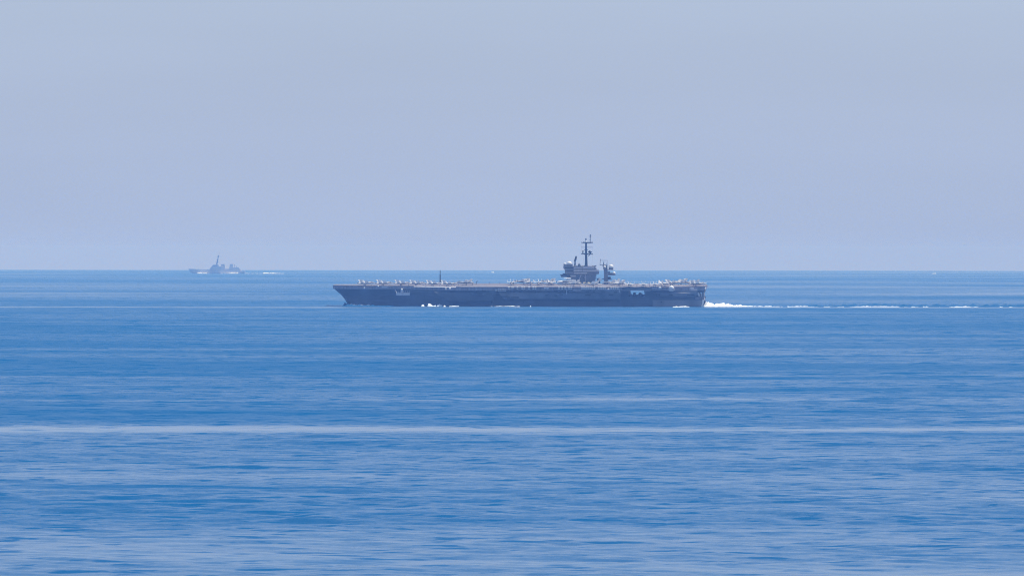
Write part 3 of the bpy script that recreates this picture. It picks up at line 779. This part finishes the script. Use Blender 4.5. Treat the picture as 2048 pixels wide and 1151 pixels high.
# ------------------------------------------------------------------ aircraft
def fighter():
    root = empty('fighter_jet')
    secs = [(9.1, .05, .05, 2.15), (8.2, .35, .35, 2.15), (6.5, .6, .62, 2.2), (4.5, .72, .85, 2.35), (2, .85, .85, 2.3), (-1, 1.15, .8, 2.2), (-5, 1.2, .72, 2.15), (-7.6, 1.05, .55, 2.15)]
    rg = []
    for x, w, h, zc in secs:
        rg.append([(x, w * math.cos(2 * math.pi * i / 12), zc + h * math.sin(2 * math.pi * i / 12)) for i in range(12)])
    MB().rings(rg).build('fuselage', M['jetshade'], root, True)
    c = MB(); rg = []
    for x, w, h in ((6.6, .05, .05), (5.9, .38, .42), (4.7, .46, .75), (3.4, .42, .6), (1.6, .08, .12)):
        rg.append([(x, w * math.cos(math.pi * i / 8), 2.75 + h * math.sin(math.pi * i / 8)) for i in range(9)])
    c.rings(rg); c.build('canopy', M['canopy'], root, True)
    for s in (-1, 1):
        MB().slab([(2.6, s * .9, 1.35), (-2.5, s * .9, 1.3), (-2.5, s * 1.75, 1.45), (2.0, s * 1.7, 1.45)], (0, 0, 0.95)).build('air_intake', M['jetdark'], root)  # dark grey paints the underside shade into the intakes
        MB().slab([(5.2, s * .6, 2.38), (1.8, s * 1.9, 2.38), (1.0, s * 4.2, 2.33), (-3.0, s * 4.2, 2.33), (-3.6, s * 1.0, 2.38)], (0, 0, 0.16)).build('wing', M['jet'], root)
        MB().slab([(1.0, s * 4.22, 2.4), (-3.0, s * 4.22, 2.4), (-3.0, s * 4.0, 4.6), (-0.8, s * 4.0, 4.6)], (0, s * .13, 0)).build('folded_wing_tip', M['jet'], root)
        MB().slab([(-2.2, s * .8, 2.7), (-5.9, s * .85, 2.6), (-7.3, s * 1.75, 5.3), (-5.3, s * 1.75, 5.3)], (0, s * .14, 0)).build('tail_fin', M['jet'], root)
        MB().slab([(-5.2, s * 1.1, 2.1), (-8.2, s * 1.1, 2.1), (-9.2, s * 3.3, 2.05), (-7.8, s * 3.3, 2.05)], (0, 0, .12)).build('tailplane', M['jet'], root)
        MB().bar((-7.4, s * .55, 2.15), (-8.6, s * .52, 2.15), .52, .4, 10).build('exhaust_nozzle', M['jetdark'], root)
        g = MB().bar((-1.2, s * 1.5, 1.5), (-1.6, s * 1.55, .4), .12).build('landing_gear', M['white'], root)
        MB().bar((-1.6, s * 1.4, .38), (-1.6, s * 1.72, .38), .38, .38, 10).build('wheel', M['tyre'], g)
        MB().bar((2.2, s * 2.9, 1.75), (-1.8, s * 2.9, 1.75), .28, .2).build('added_dark_store', M['jetdark'], root)  # dark store added to deepen the shade under the wing
    g = MB().bar((5.2, 0, 1.6), (5.4, 0, .3), .1).build('nose_gear', M['white'], root)
    MB().bar((5.4, -.22, .3), (5.4, .22, .3), .3, .3, 10).build('wheel', M['tyre'], g)
    return root

def hawkeye():
    root = empty('radar_aircraft')
    secs = [(8.2, .4, .4, 2.3), (7.2, .85, .85, 2.4), (5, 1.0, 1.1, 2.5), (0, 1.05, 1.1, 2.5), (-4, .8, .8, 2.7), (-8.6, .3, .3, 3.0)]
    rg = [[(x, w * math.cos(2 * math.pi * i / 12), zc + h * math.sin(2 * math.pi * i / 12)) for i in range(12)] for x, w, h, zc in secs]
    MB().rings(rg).build('fuselage', M['jet'], root, True)
    MB().lathe((-1.5, 0, 5.2), [(.6, 0), (3.2, .25), (3.65, .45), (3.2, .62), (.6, .8)], 28).build('rotodome', M['dome'], root, True)
    MB().bar((-.8, -.5, 3.5), (-1.4, -.3, 5.3), .12).bar((-.8, .5, 3.5), (-1.4, .3, 5.3), .12).bar((-2.4, 0, 3.4), (-1.7, 0, 5.3), .15).build('rotodome_pylon', M['jetdark'], root)
    MB().box(-1.4, 1.6, -4.2, 4.2, 3.4, 3.65).build('wing', M['jet'], root)
    for s in (-1, 1):
        MB().slab([(1.4, s * 4.1, 3.5), (-1.2, s * 4.1, 3.1), (-7.6, s * 3.2, 2.9), (-7.6, s * 3.2, 4.6)], (0, s * .2, 0)).build('folded_wing', M['jet'], root)
        e = MB().bar((3.6, s * 3.1, 2.9), (-2.0, s * 3.1, 3.0), .62, .4, 10).build('engine', M['jetdark'], root)
        for k in range(4):
            a = R(45 + 90 * k)
            MB().slab([(3.75, s * 3.1, 2.9), (3.75, s * 3.1 + 2.0 * math.cos(a), 2.9 + 2.0 * math.sin(a)), (3.75, s * 3.1 + 2.0 * math.cos(a + .14), 2.9 + 2.0 * math.sin(a + .14))], (.06, 0, 0)).build('propeller_blade', M['jetdark'], e)
        MB().box(-8.7, -7.4, s * 2.3, s * 2.42, 2.6, 4.6).build('tail_fin', M['jet'], root)
        g = MB().bar((-.6, s * 2.9, 2.6), (-.6, s * 2.9, .4), .13).build('landing_gear', M['white'], root)
        MB().bar((-.6, s * 2.7, .4), (-.6, s * 3.1, .4), .4, .4, 10).build('wheel', M['tyre'], g)
    MB().box(-8.6, -7.3, -3.4, 3.4, 3.1, 3.22).build('tailplane', M['jet'], root)
    g = MB().bar((6.4, 0, 1.8), (6.5, 0, .3), .12).build('nose_gear', M['white'], root)
    MB().bar((6.5, -.25, .32), (6.5, .25, .32), .32, .32, 10).build('wheel', M['tyre'], g)
    return root

def on_deck(px, yl, phi, z=DZ): return ship_mat @ Matrix.Translation((sx(px), yl, z)) @ Matrix.Rotation(R(phi), 4, 'Z')
jet0 = fighter(); index_kids(jet0)
G = 'fighter jets parked on the flight deck'
JETS = [
    (734.5, -10.5, 28, 'pale grey fighter jet parked nearest the bow tip of the carrier'),
    (771, -11.5, 28, 'pale fighter jet second from the bow tip, above the small grey deck-edge platform'),
    (808, -13, 26, 'grey fighter jet third from the bow tip, above the gun platform frame'),
    (838, -14, 28, 'pale fighter jet fourth from the bow tip, where the cream deck edge begins'),
    (872, -19, 28, 'pale fighter jet fifth from the bow tip, in front of the thin black pole'),
    (902, -22, 30, 'pale fighter jet sixth from the bow tip, last before the bow-facing side-on jet'),
    (928.5, 4, 180, 'side-on fighter jet pointing at the bow, alone before the empty stretch of deck'),
    (1023, 6, -88, 'front-on fighter jet with dark belly, first after the empty stretch of deck'),
    (1040, 27, 172, 'fighter jet pointing at the bow behind the first front-on jet'),
    (1058, 7, -72, 'dark-finned fighter jet between the two front-on jets'),
    (1078, 6, -92, 'front-on fighter jet with dark belly, second of its pair before the island'),
    (1093, 29, 150, 'fighter jet angled at the far deck edge ahead of the island'),
    (1101, 6, 84, 'fighter jet with upright V of thin bright fins ahead of the radar aircraft'),
    (1146, -14, 184, 'long pale fighter jet side-on below the slanting ladder of the island'),
    (1186, -26, 182, 'bright fighter jet side-on at the near deck edge below the after part of the island'),
    (1223, 12, 178, 'pale fighter jet parked just aft of the rear mast tower'),
    (1236, -12, 205, 'fighter jet with tall white fin between the rear mast tower and the elevator'),
    (1263, -29, 90, 'tail-on fighter jet at the front corner of the aft elevator'),
    (1290, -29, 91, 'tail-on fighter jet in the middle of the aft elevator, above the hangar opening'),
    (1313, -27, 89, 'tail-on fighter jet just aft of the elevator'),
    (1329, -12, 62, 'fighter jet angled away between the tail-on row and the large white dome'),
    (1345, 4, 32, 'fighter jet with dark fin right behind the large white side dome'),
    (1357, 21, 200, 'white-finned fighter jet at the far edge above the large white side dome'),
    (1383, 4, 181, 'side-on white fighter jet second from the stern'),
    (1395, -11, 18, 'dark-finned fighter jet parked closest to the stern'),
]
for i, (px, yl, phi, lab) in enumerate(JETS):
    o = jet0 if i == 0 else copy_tree(jet0)
    o.matrix_world = on_deck(px, yl, phi)
    tag(o, lab, 'fighter jet', G)
hk = hawkeye(); hk.matrix_world = on_deck(1130, 13, 200)
tag(hk, 'twin-engined radar aircraft with white disc on top, in front of the island', 'radar plane')

# deck tractors in front of the island
def tractor():
    root = empty('deck_tractor')
    MB().slab([(-2, -1, .5), (2, -1, .5), (2.1, -1, 1.1), (.6, -1, 1.3), (.3, -1, 2.1), (-1.4, -1, 2.1), (-2, -1, 1.4)], (0, 2, 0)).build('body', M['yellow'], root)
    MB().box(-1.5, .4, -.95, .95, 2.1, 2.35).build('roof', M['white'], root)
    for a in (-1.3, 1.3):
        for s in (-1, 1): MB().bar((a, s * .8, .48), (a, s * 1.12, .48), .48, .48, 10).build('wheel', M['tyre'], root)
    return root
tr0 = tractor(); index_kids(tr0)
for i, (px, lab) in enumerate(((1157, 'white-roofed deck tractor beside the slanting island ladder'), (1167.5, 'white-roofed deck tractor at the foot of the upright island ladder'),
                               (1175.5, 'white-roofed deck tractor third from the slanting ladder, below the after island wall'), (1184, 'white-roofed deck tractor nearest the after corner of the island'))):
    o = tr0 if i == 0 else copy_tree(tr0)
    o.matrix_world = on_deck(px, 14, 70 + 12 * i); tag(o, lab, 'tractor', 'deck tractors in front of the island')

for (px, yl, lab) in ((1268, 8, 'tractor standing inside the hangar, at the bow side of the bright elevator opening'), (1281, 4, 'tractor standing inside the hangar, at the stern side of the bright elevator opening')):
    o = copy_tree(tr0); o.matrix_world = on_deck(px, yl, 100 if px < 1270 else 15, 9.81); tag(o, lab, 'tractor', 'tractors in the hangar')
# crew: one continuous body each, with clothing as a child
def person_meshes():
    def skin(verts, edges, radii, name, mat):
        me = bpy.data.meshes.new(name); me.from_pydata(verts, edges, []); ob = bpy.data.objects.new(name + '_tmp', me); SC.collection.objects.link(ob)
        ob.modifiers.new('s', 'SKIN')
        for d_, r_ in zip(me.skin_vertices[0].data, radii): d_.radius = r_
        me.skin_vertices[0].data[0].use_root = True
        dg = bpy.context.evaluated_depsgraph_get()
        out = bpy.data.meshes.new_from_object(ob.evaluated_get(dg)); out.name = name
        bpy.data.objects.remove(ob); out.materials.clear(); out.materials.append(mat); return out
    v = [(0, 0, .95), (0, 0, 1.2), (0, 0, 1.42), (0, 0, 1.52), (0, 0.02, 1.66), (0, 0.01, 1.78), (0, .2, 1.4), (.04, .27, 1.12), (.1, .26, .88), (0, -.2, 1.4), (.04, -.27, 1.12), (.1, -.26, .88),
         (0, .1, .88), (.03, .12, .48), (0, .13, .08), (.14, .14, .05), (0, -.1, .88), (-.03, -.12, .48), (-.02, -.13, .08), (.12, -.14, .05)]
    e = [(0, 1), (1, 2), (2, 3), (3, 4), (4, 5), (2, 6), (6, 7), (7, 8), (2, 9), (9, 10), (10, 11), (0, 12), (12, 13), (13, 14), (14, 15), (0, 16), (16, 17), (17, 18), (18, 19)]
    r = [(.16, .11), (.15, .1), (.17, .11), (.06, .06), (.1, .1), (.07, .07), (.07, .07), (.05, .05), (.04, .04), (.07, .07), (.05, .05), (.04, .04), (.1, .1), (.07, .07), (.05, .05), (.04, .04), (.1, .1), (.07, .07), (.05, .05), (.04, .04)]
    body = skin(v, e, r, 'person', M['cloth'])
    vest = MB().rings([[(.15 * k * math.cos(2 * math.pi * i / 10), .22 * k * math.sin(2 * math.pi * i / 10), z) for i in range(10)] for z, k in ((.95, 1.0), (1.2, 1.0), (1.45, 1.02), (1.5, .5))]).build('vest', M['vest'])
    return body, vest
body, vest0 = person_meshes()
CREW = [(905, -6, 'crew member in dark trousers and red vest under the nose of the side-on jet'), (909, -7, 'crew member in red vest standing just ahead of the side-on jet'),
        (945, 3, 'crew member in red vest standing under the tail of the side-on jet'), (949, 8, 'crew member in red vest beside the short signal pole'),
        (975, 26, 'crew member in red vest alone on the empty stretch of deck, nearer the bow'), (996, 24, 'crew member in red vest alone on the empty stretch of deck, nearer the island'),
        (1064, -12, 'crew member in red vest in front of the second front-on jet'), (1109, -10, 'crew member in red vest between the V-finned jet and the radar aircraft'),
        (1247, -20, 'crew member in red vest by the front corner of the elevator'), (1277, -33, 'crew member in red vest between the first two tail-on jets'),
        (1302, -30, 'crew member in red vest between the elevator and the last tail-on jet'), (1369, -20, 'crew member in red vest standing near the large white side dome')]
for i, (px, yl, lab) in enumerate(CREW):
    o = bpy.data.objects.new('person', body); SC.collection.objects.link(o)
    o.matrix_world = on_deck(px, yl, random.uniform(0, 360)); tag(o, lab, 'person', 'crew on the flight deck')
    v = vest0 if i == 0 else vest0.copy()
    if i: SC.collection.objects.link(v)
    v.parent = o

# ------------------------------------------------------------------ the destroyer near the horizon
DD = 14650.0
S2 = 10700 / DD
dX = (433 - 1024) / 10700 * DD
dm_ = Matrix.Translation((dX, DD, sea_drop(dX, DD) + 0.0)) @ Matrix.Rotation(R(0), 4, 'Z')
dest = empty('destroyer', dm_)
tag(dest, 'small hazy grey destroyer with raked mast close to the horizon', 'warship')
def ex(px): return (px - 433) / S2
def ez(py): return (546.8 - py) / S2
hs = []
for u in [0, .02, .05, .1, .18, .3, .5, .75, .92, 1]:
    rp, rs = [], []
    for z, bx in ((-2, 386.5), (0, 386), (4, 380.5), (ez(537.4), 376.6)):
        zz = z
        x0 = ex(bx); x1 = ex(490) ; x = x0 + (x1 - x0) * u
        if z > 5: zz = z - (3.6 * min(1, u * 1.6)) - (2.6 if u > .74 else 0)
        b = (9.2 if z > 3 else 8) * min(1, (u / .35)) ** .65 + .05
        rp.append((x, -b, zz)); rs.append((x, b, zz))
    hs.append(rp + rs[::-1])
def dp(mb, name, mat='dest', parent=None, smooth=False): return mb.build(name, M[mat], parent or dest, smooth)
dp(MB().rings(hs), 'hull')
def dbx(mb, a, b, c, d, y0, y1): return mb.box(ex(a), ex(b), y0, y1, ez(d), ez(c))
def dpoly(mb, pts, y0, y1): return mb.slab([(ex(a), y0, ez(b)) for a, b in pts], (0, y1 - y0, 0))
q = MB(); dpoly(q, [(417, 541.5), (421, 535.8), (424, 532.0), (427, 529.2), (437, 528.6), (438.5, 533), (449, 534), (450, 541.5)], -7, 7); sup = dp(q, 'superstructure')
for i in range(7):
    MB().box(ex(425.5 + i * 1.4), ex(426.4 + i * 1.4), -7.08, -6.9, ez(532.4), ez(531.4)).build('bridge_window', M['canopy'], sup)
q = MB(); dpoly(q, [(440, 541.5), (441.5, 531), (450, 531), (451.5, 541.5)], -4.5, 4.5); dbx(q, 441.4, 449.6, 528.2, 529.3, -4, 4); dbx(q, 442.4, 448.8, 529.3, 531, -3, 3); dp(q, 'forward_funnel')
q = MB(); dpoly(q, [(458, 541.5), (459.4, 531), (466.4, 531), (468, 541.5)], -4.5, 4.5); dbx(q, 459.2, 466.8, 528.0, 529.1, -4, 4); dbx(q, 460, 466, 529.1, 531, -3, 3); dp(q, 'after_funnel')
q = MB(); dbx(q, 450, 458, 537.5, 541.5, -6, 6); dbx(q, 466, 478, 534.6, 541.5, -6.5, 6.5); dpoly(q, [(478, 541.5), (478, 536.5), (481, 537.5), (483.5, 542.5)], -6, 6); dp(q, 'after_deckhouse')
q = MB(); q.bar((ex(469.5), 0, ez(535)), (ex(469), 0, ez(528.6)), .5).bar((ex(473), 0, ez(535)), (ex(472.6), 0, ez(530.6)), .4); dp(q, 'after_antenna', 'mast')
q = MB(); q.bar((ex(433.4), 0, ez(529)), (ex(437.0), 0, ez(511)), 1.6, .9, 8)
q.bar((ex(437), 0, ez(511.2)), (ex(439.4), 0, ez(504.6)), .28, .18, 5)
for a, b, c in ((433.6, 438, 513.2), (434.4, 439, 511.4), (432.4, 437.8, 519), (431.6, 437, 524)): q.box(ex(a), ex(b), -5, 5, ez(c) - .35, ez(c) + .35)
dp(q, 'raked_mast', 'mast')
q = MB().dome((ex(410), 0, ez(542.4)), 1.9, 1.0, 0); q.bar((ex(410), 0, ez(541.4)), (ex(402), 0, ez(540.6)), .25, .2); dp(q, 'deck_gun', 'dest')
MB().box(ex(493), ex(501), -2, 2, -.2, 2.0)

# ------------------------------------------------------------------ foam and wakes
def heap(mb, x0, x1, y0, y1, hfun, step=1.2, ny=6, seed=1, base=None):
    n = max(3, int((x1 - x0) / step)); X, Y = np.meshgrid(np.linspace(x0, x1, n + 1), np.linspace(y0, y1, ny + 1), indexing='ij')
    u = (X - x0) / (x1 - x0); v = (Y - y0) / (y1 - y0)
    nz = 0.45 * value_noise(X / 3.2, Y / 3, seed) + .35 * value_noise(X / 1.4, Y / 1.4, seed + 1) + .2 * value_noise(X / 9, Y / 9, seed + 2)
    H = hfun(u) * np.clip(2.6 * nz - 0.45, 0, 2.0) * np.sin(np.pi * np.clip(v, 0, 1)) ** .6 * np.clip(np.minimum(u, 1 - u) * 14, 0, 1) ** .6 - 0.35
    V = [(float(a), float(b), float(sea_drop(a, b) + c)) for a, b, c in zip(X.ravel(), Y.ravel(), H.ravel())]
    F = [(i * (ny + 1) + j, (i + 1) * (ny + 1) + j, (i + 1) * (ny + 1) + j + 1, i * (ny + 1) + j + 1) for i in range(n) for j in range(ny)]
    mb.add(V, F)
def wx(px, yl=-21): 
    p = ship_mat @ Vector((sx(px), yl, 0)); return p.x, p.y
def foam_obj(name, pieces, label, mat='foam', seed=1):
    mb = MB()
    for i, (x0, x1, y0, y1, hf, st_) in enumerate(pieces): heap(mb, x0, x1, y0, y1, hf, st_, 6, seed + 5 * i)
    o = mb.build(name, M[mat], None, True)
    tag(o, label, None, None, 'stuff'); return o
def alongside(px0, px1, h, off=0.0, w=6):
    xa, ya = wx(px0, -22 - off); xb, yb = wx(px1, -22 - off); ym = (ya + yb) / 2
    return (xa, xb, ym - w, ym + w * .1 + 0.0, (lambda u, h=h: h + u * 0), 0.8)
E0 = lambda px: (px - 1024) / 10700 * 4775.0
P = [alongside(846.5, 854, 1.6), alongside(859, 878, 2.2), alongside(878, 890, 1.7), alongside(891, 897, 1.5), alongside(902, 924, 1.0),
     alongside(984, 1046, .75), alongside(1062.5, 1066, 1.6), alongside(1344, 1380, .8, 0, 5)]
P = [(a, b, c - (12.0 if b < E0(888) else 22.0), d - (9.0 if b < E0(888) else 18.0), e, f) for a, b, c, d, e, f in P]
foam_obj('hull_foam', P, 'white patches of broken water along the near side of the carrier')
x0, y0 = wx(1406, 0)
E = lambda px: (px - 1024) / 10700 * 4775.0
wk = [(E(1406), E(1500), y0 - 24, y0 + 14, (lambda u: 3.6 * (0.5 + 0.5 * np.sin(np.clip(u * 5, 0, 1.57))) * (1 - u) ** 0.9 + .75), 0.8),
      (E(1488), E(1562), y0 - 22, y0 + 8, (lambda u: .95 - .35 * u), 0.8)]
for a, b, h in ((1568, 1640, .85), (1644, 1660, .6), (1690, 1812, .95), (1820, 1832, .65), (1846, 1858, .6), (1893, 1962, .75), (2010, 2030, .6), (2060, 2130, .8)):
    wk.append((E(a), E(b), y0 - 20, y0 + 2, (lambda u, h=h: h * (0.20 + 0.75 * np.sin(np.pi * u))), 0.8))
rf = random.Random(11)
for i in range(24):
    a = rf.uniform(1520, 2070); w = rf.uniform(3, 16)
    wk.append((E(a), E(a + w), y0 - 26 + rf.uniform(-6, 14), y0 - 12 + rf.uniform(0, 12), (lambda u, h=rf.uniform(.40, .70): h + 0 * u), 0.9))
foam_obj('wake_foam', wk, 'bright white foam trail churned up behind the carrier stern', seed=20)
# the low disturbed wave beside the foam
foam_obj('wake_wave', [(E(1500), E(2300), y0 + 6, y0 + 40, (lambda u: 2.3 * np.clip(u * 6, 0, 1) + u * .0), 2.5), (E(645), E(700), y0 + 15 - 12, y0 + 40, (lambda u: .8 + u * 0), 2.0)],
         'low dark waves running beside the carrier wake', 'sea', seed=60)
ca, cya = wx(697, -4); cb_, cyb = wx(746, -16)
foam_obj('bow_spray', [(ca, cb_, cyb - 5, cyb + 3, (lambda u: 2.3 - 1.2 * u), .8)], 'faint pale crest of the bow wave against the dark bow', seed=150)
foam_obj('bow_swell', [(ca - 6, cb_ + 22, cyb - 13, cyb - 6, (lambda u: 1.9 - 1.0 * u), .8)], 'dark water heaped along the carrier bow', 'sea', seed=160)
bx, by = wx(692, 0)
foam_obj('bow_wave', [(bx - 3, bx + 26, by - 12, by - 3, (lambda u: 2.6 * (1 - u) ** .8 + .6), .8)], 'thin pale bow wave curling along the carrier stem', 'sea', seed=70)
F2 = lambda px: (px - 1024) / 10700 * (DD - 12)
foam_obj('destroyer_foam', [(F2(394), F2(418), DD - 18, DD - 10, (lambda u: 2.3 * (1 - u) + .8), 1.6), (F2(446), F2(477), DD - 18, DD - 10, (lambda u: .8 + 1.7 * u), 1.6),
                            (F2(439), F2(446), DD - 18, DD - 10, (lambda u: 1.0 + u * 0), 1.6), (F2(524), F2(572), DD - 10, DD + 10, (lambda u: 2.4 * (1 - u) ** .8 + .5), 1.8), (F2(486), F2(524), DD - 8, DD + 8, (lambda u: .75 + u * 0), 1.8)],
         'white bow wave and wake foam around the distant destroyer', seed=90)
q = []
for (px, dist, w, h) in ((985, 16500, 9, 2.2), (1868, 15500, 14, 1.6)):
    c = (px - 1024) / 10700 * dist; q.append((c - w / 2, c + w / 2, dist - 5, dist + 5, (lambda u, h=h: h + 0 * u), 1.2))
foam_obj('distant_whitecap', q, 'tiny white breaking crests just under the horizon', seed=120)
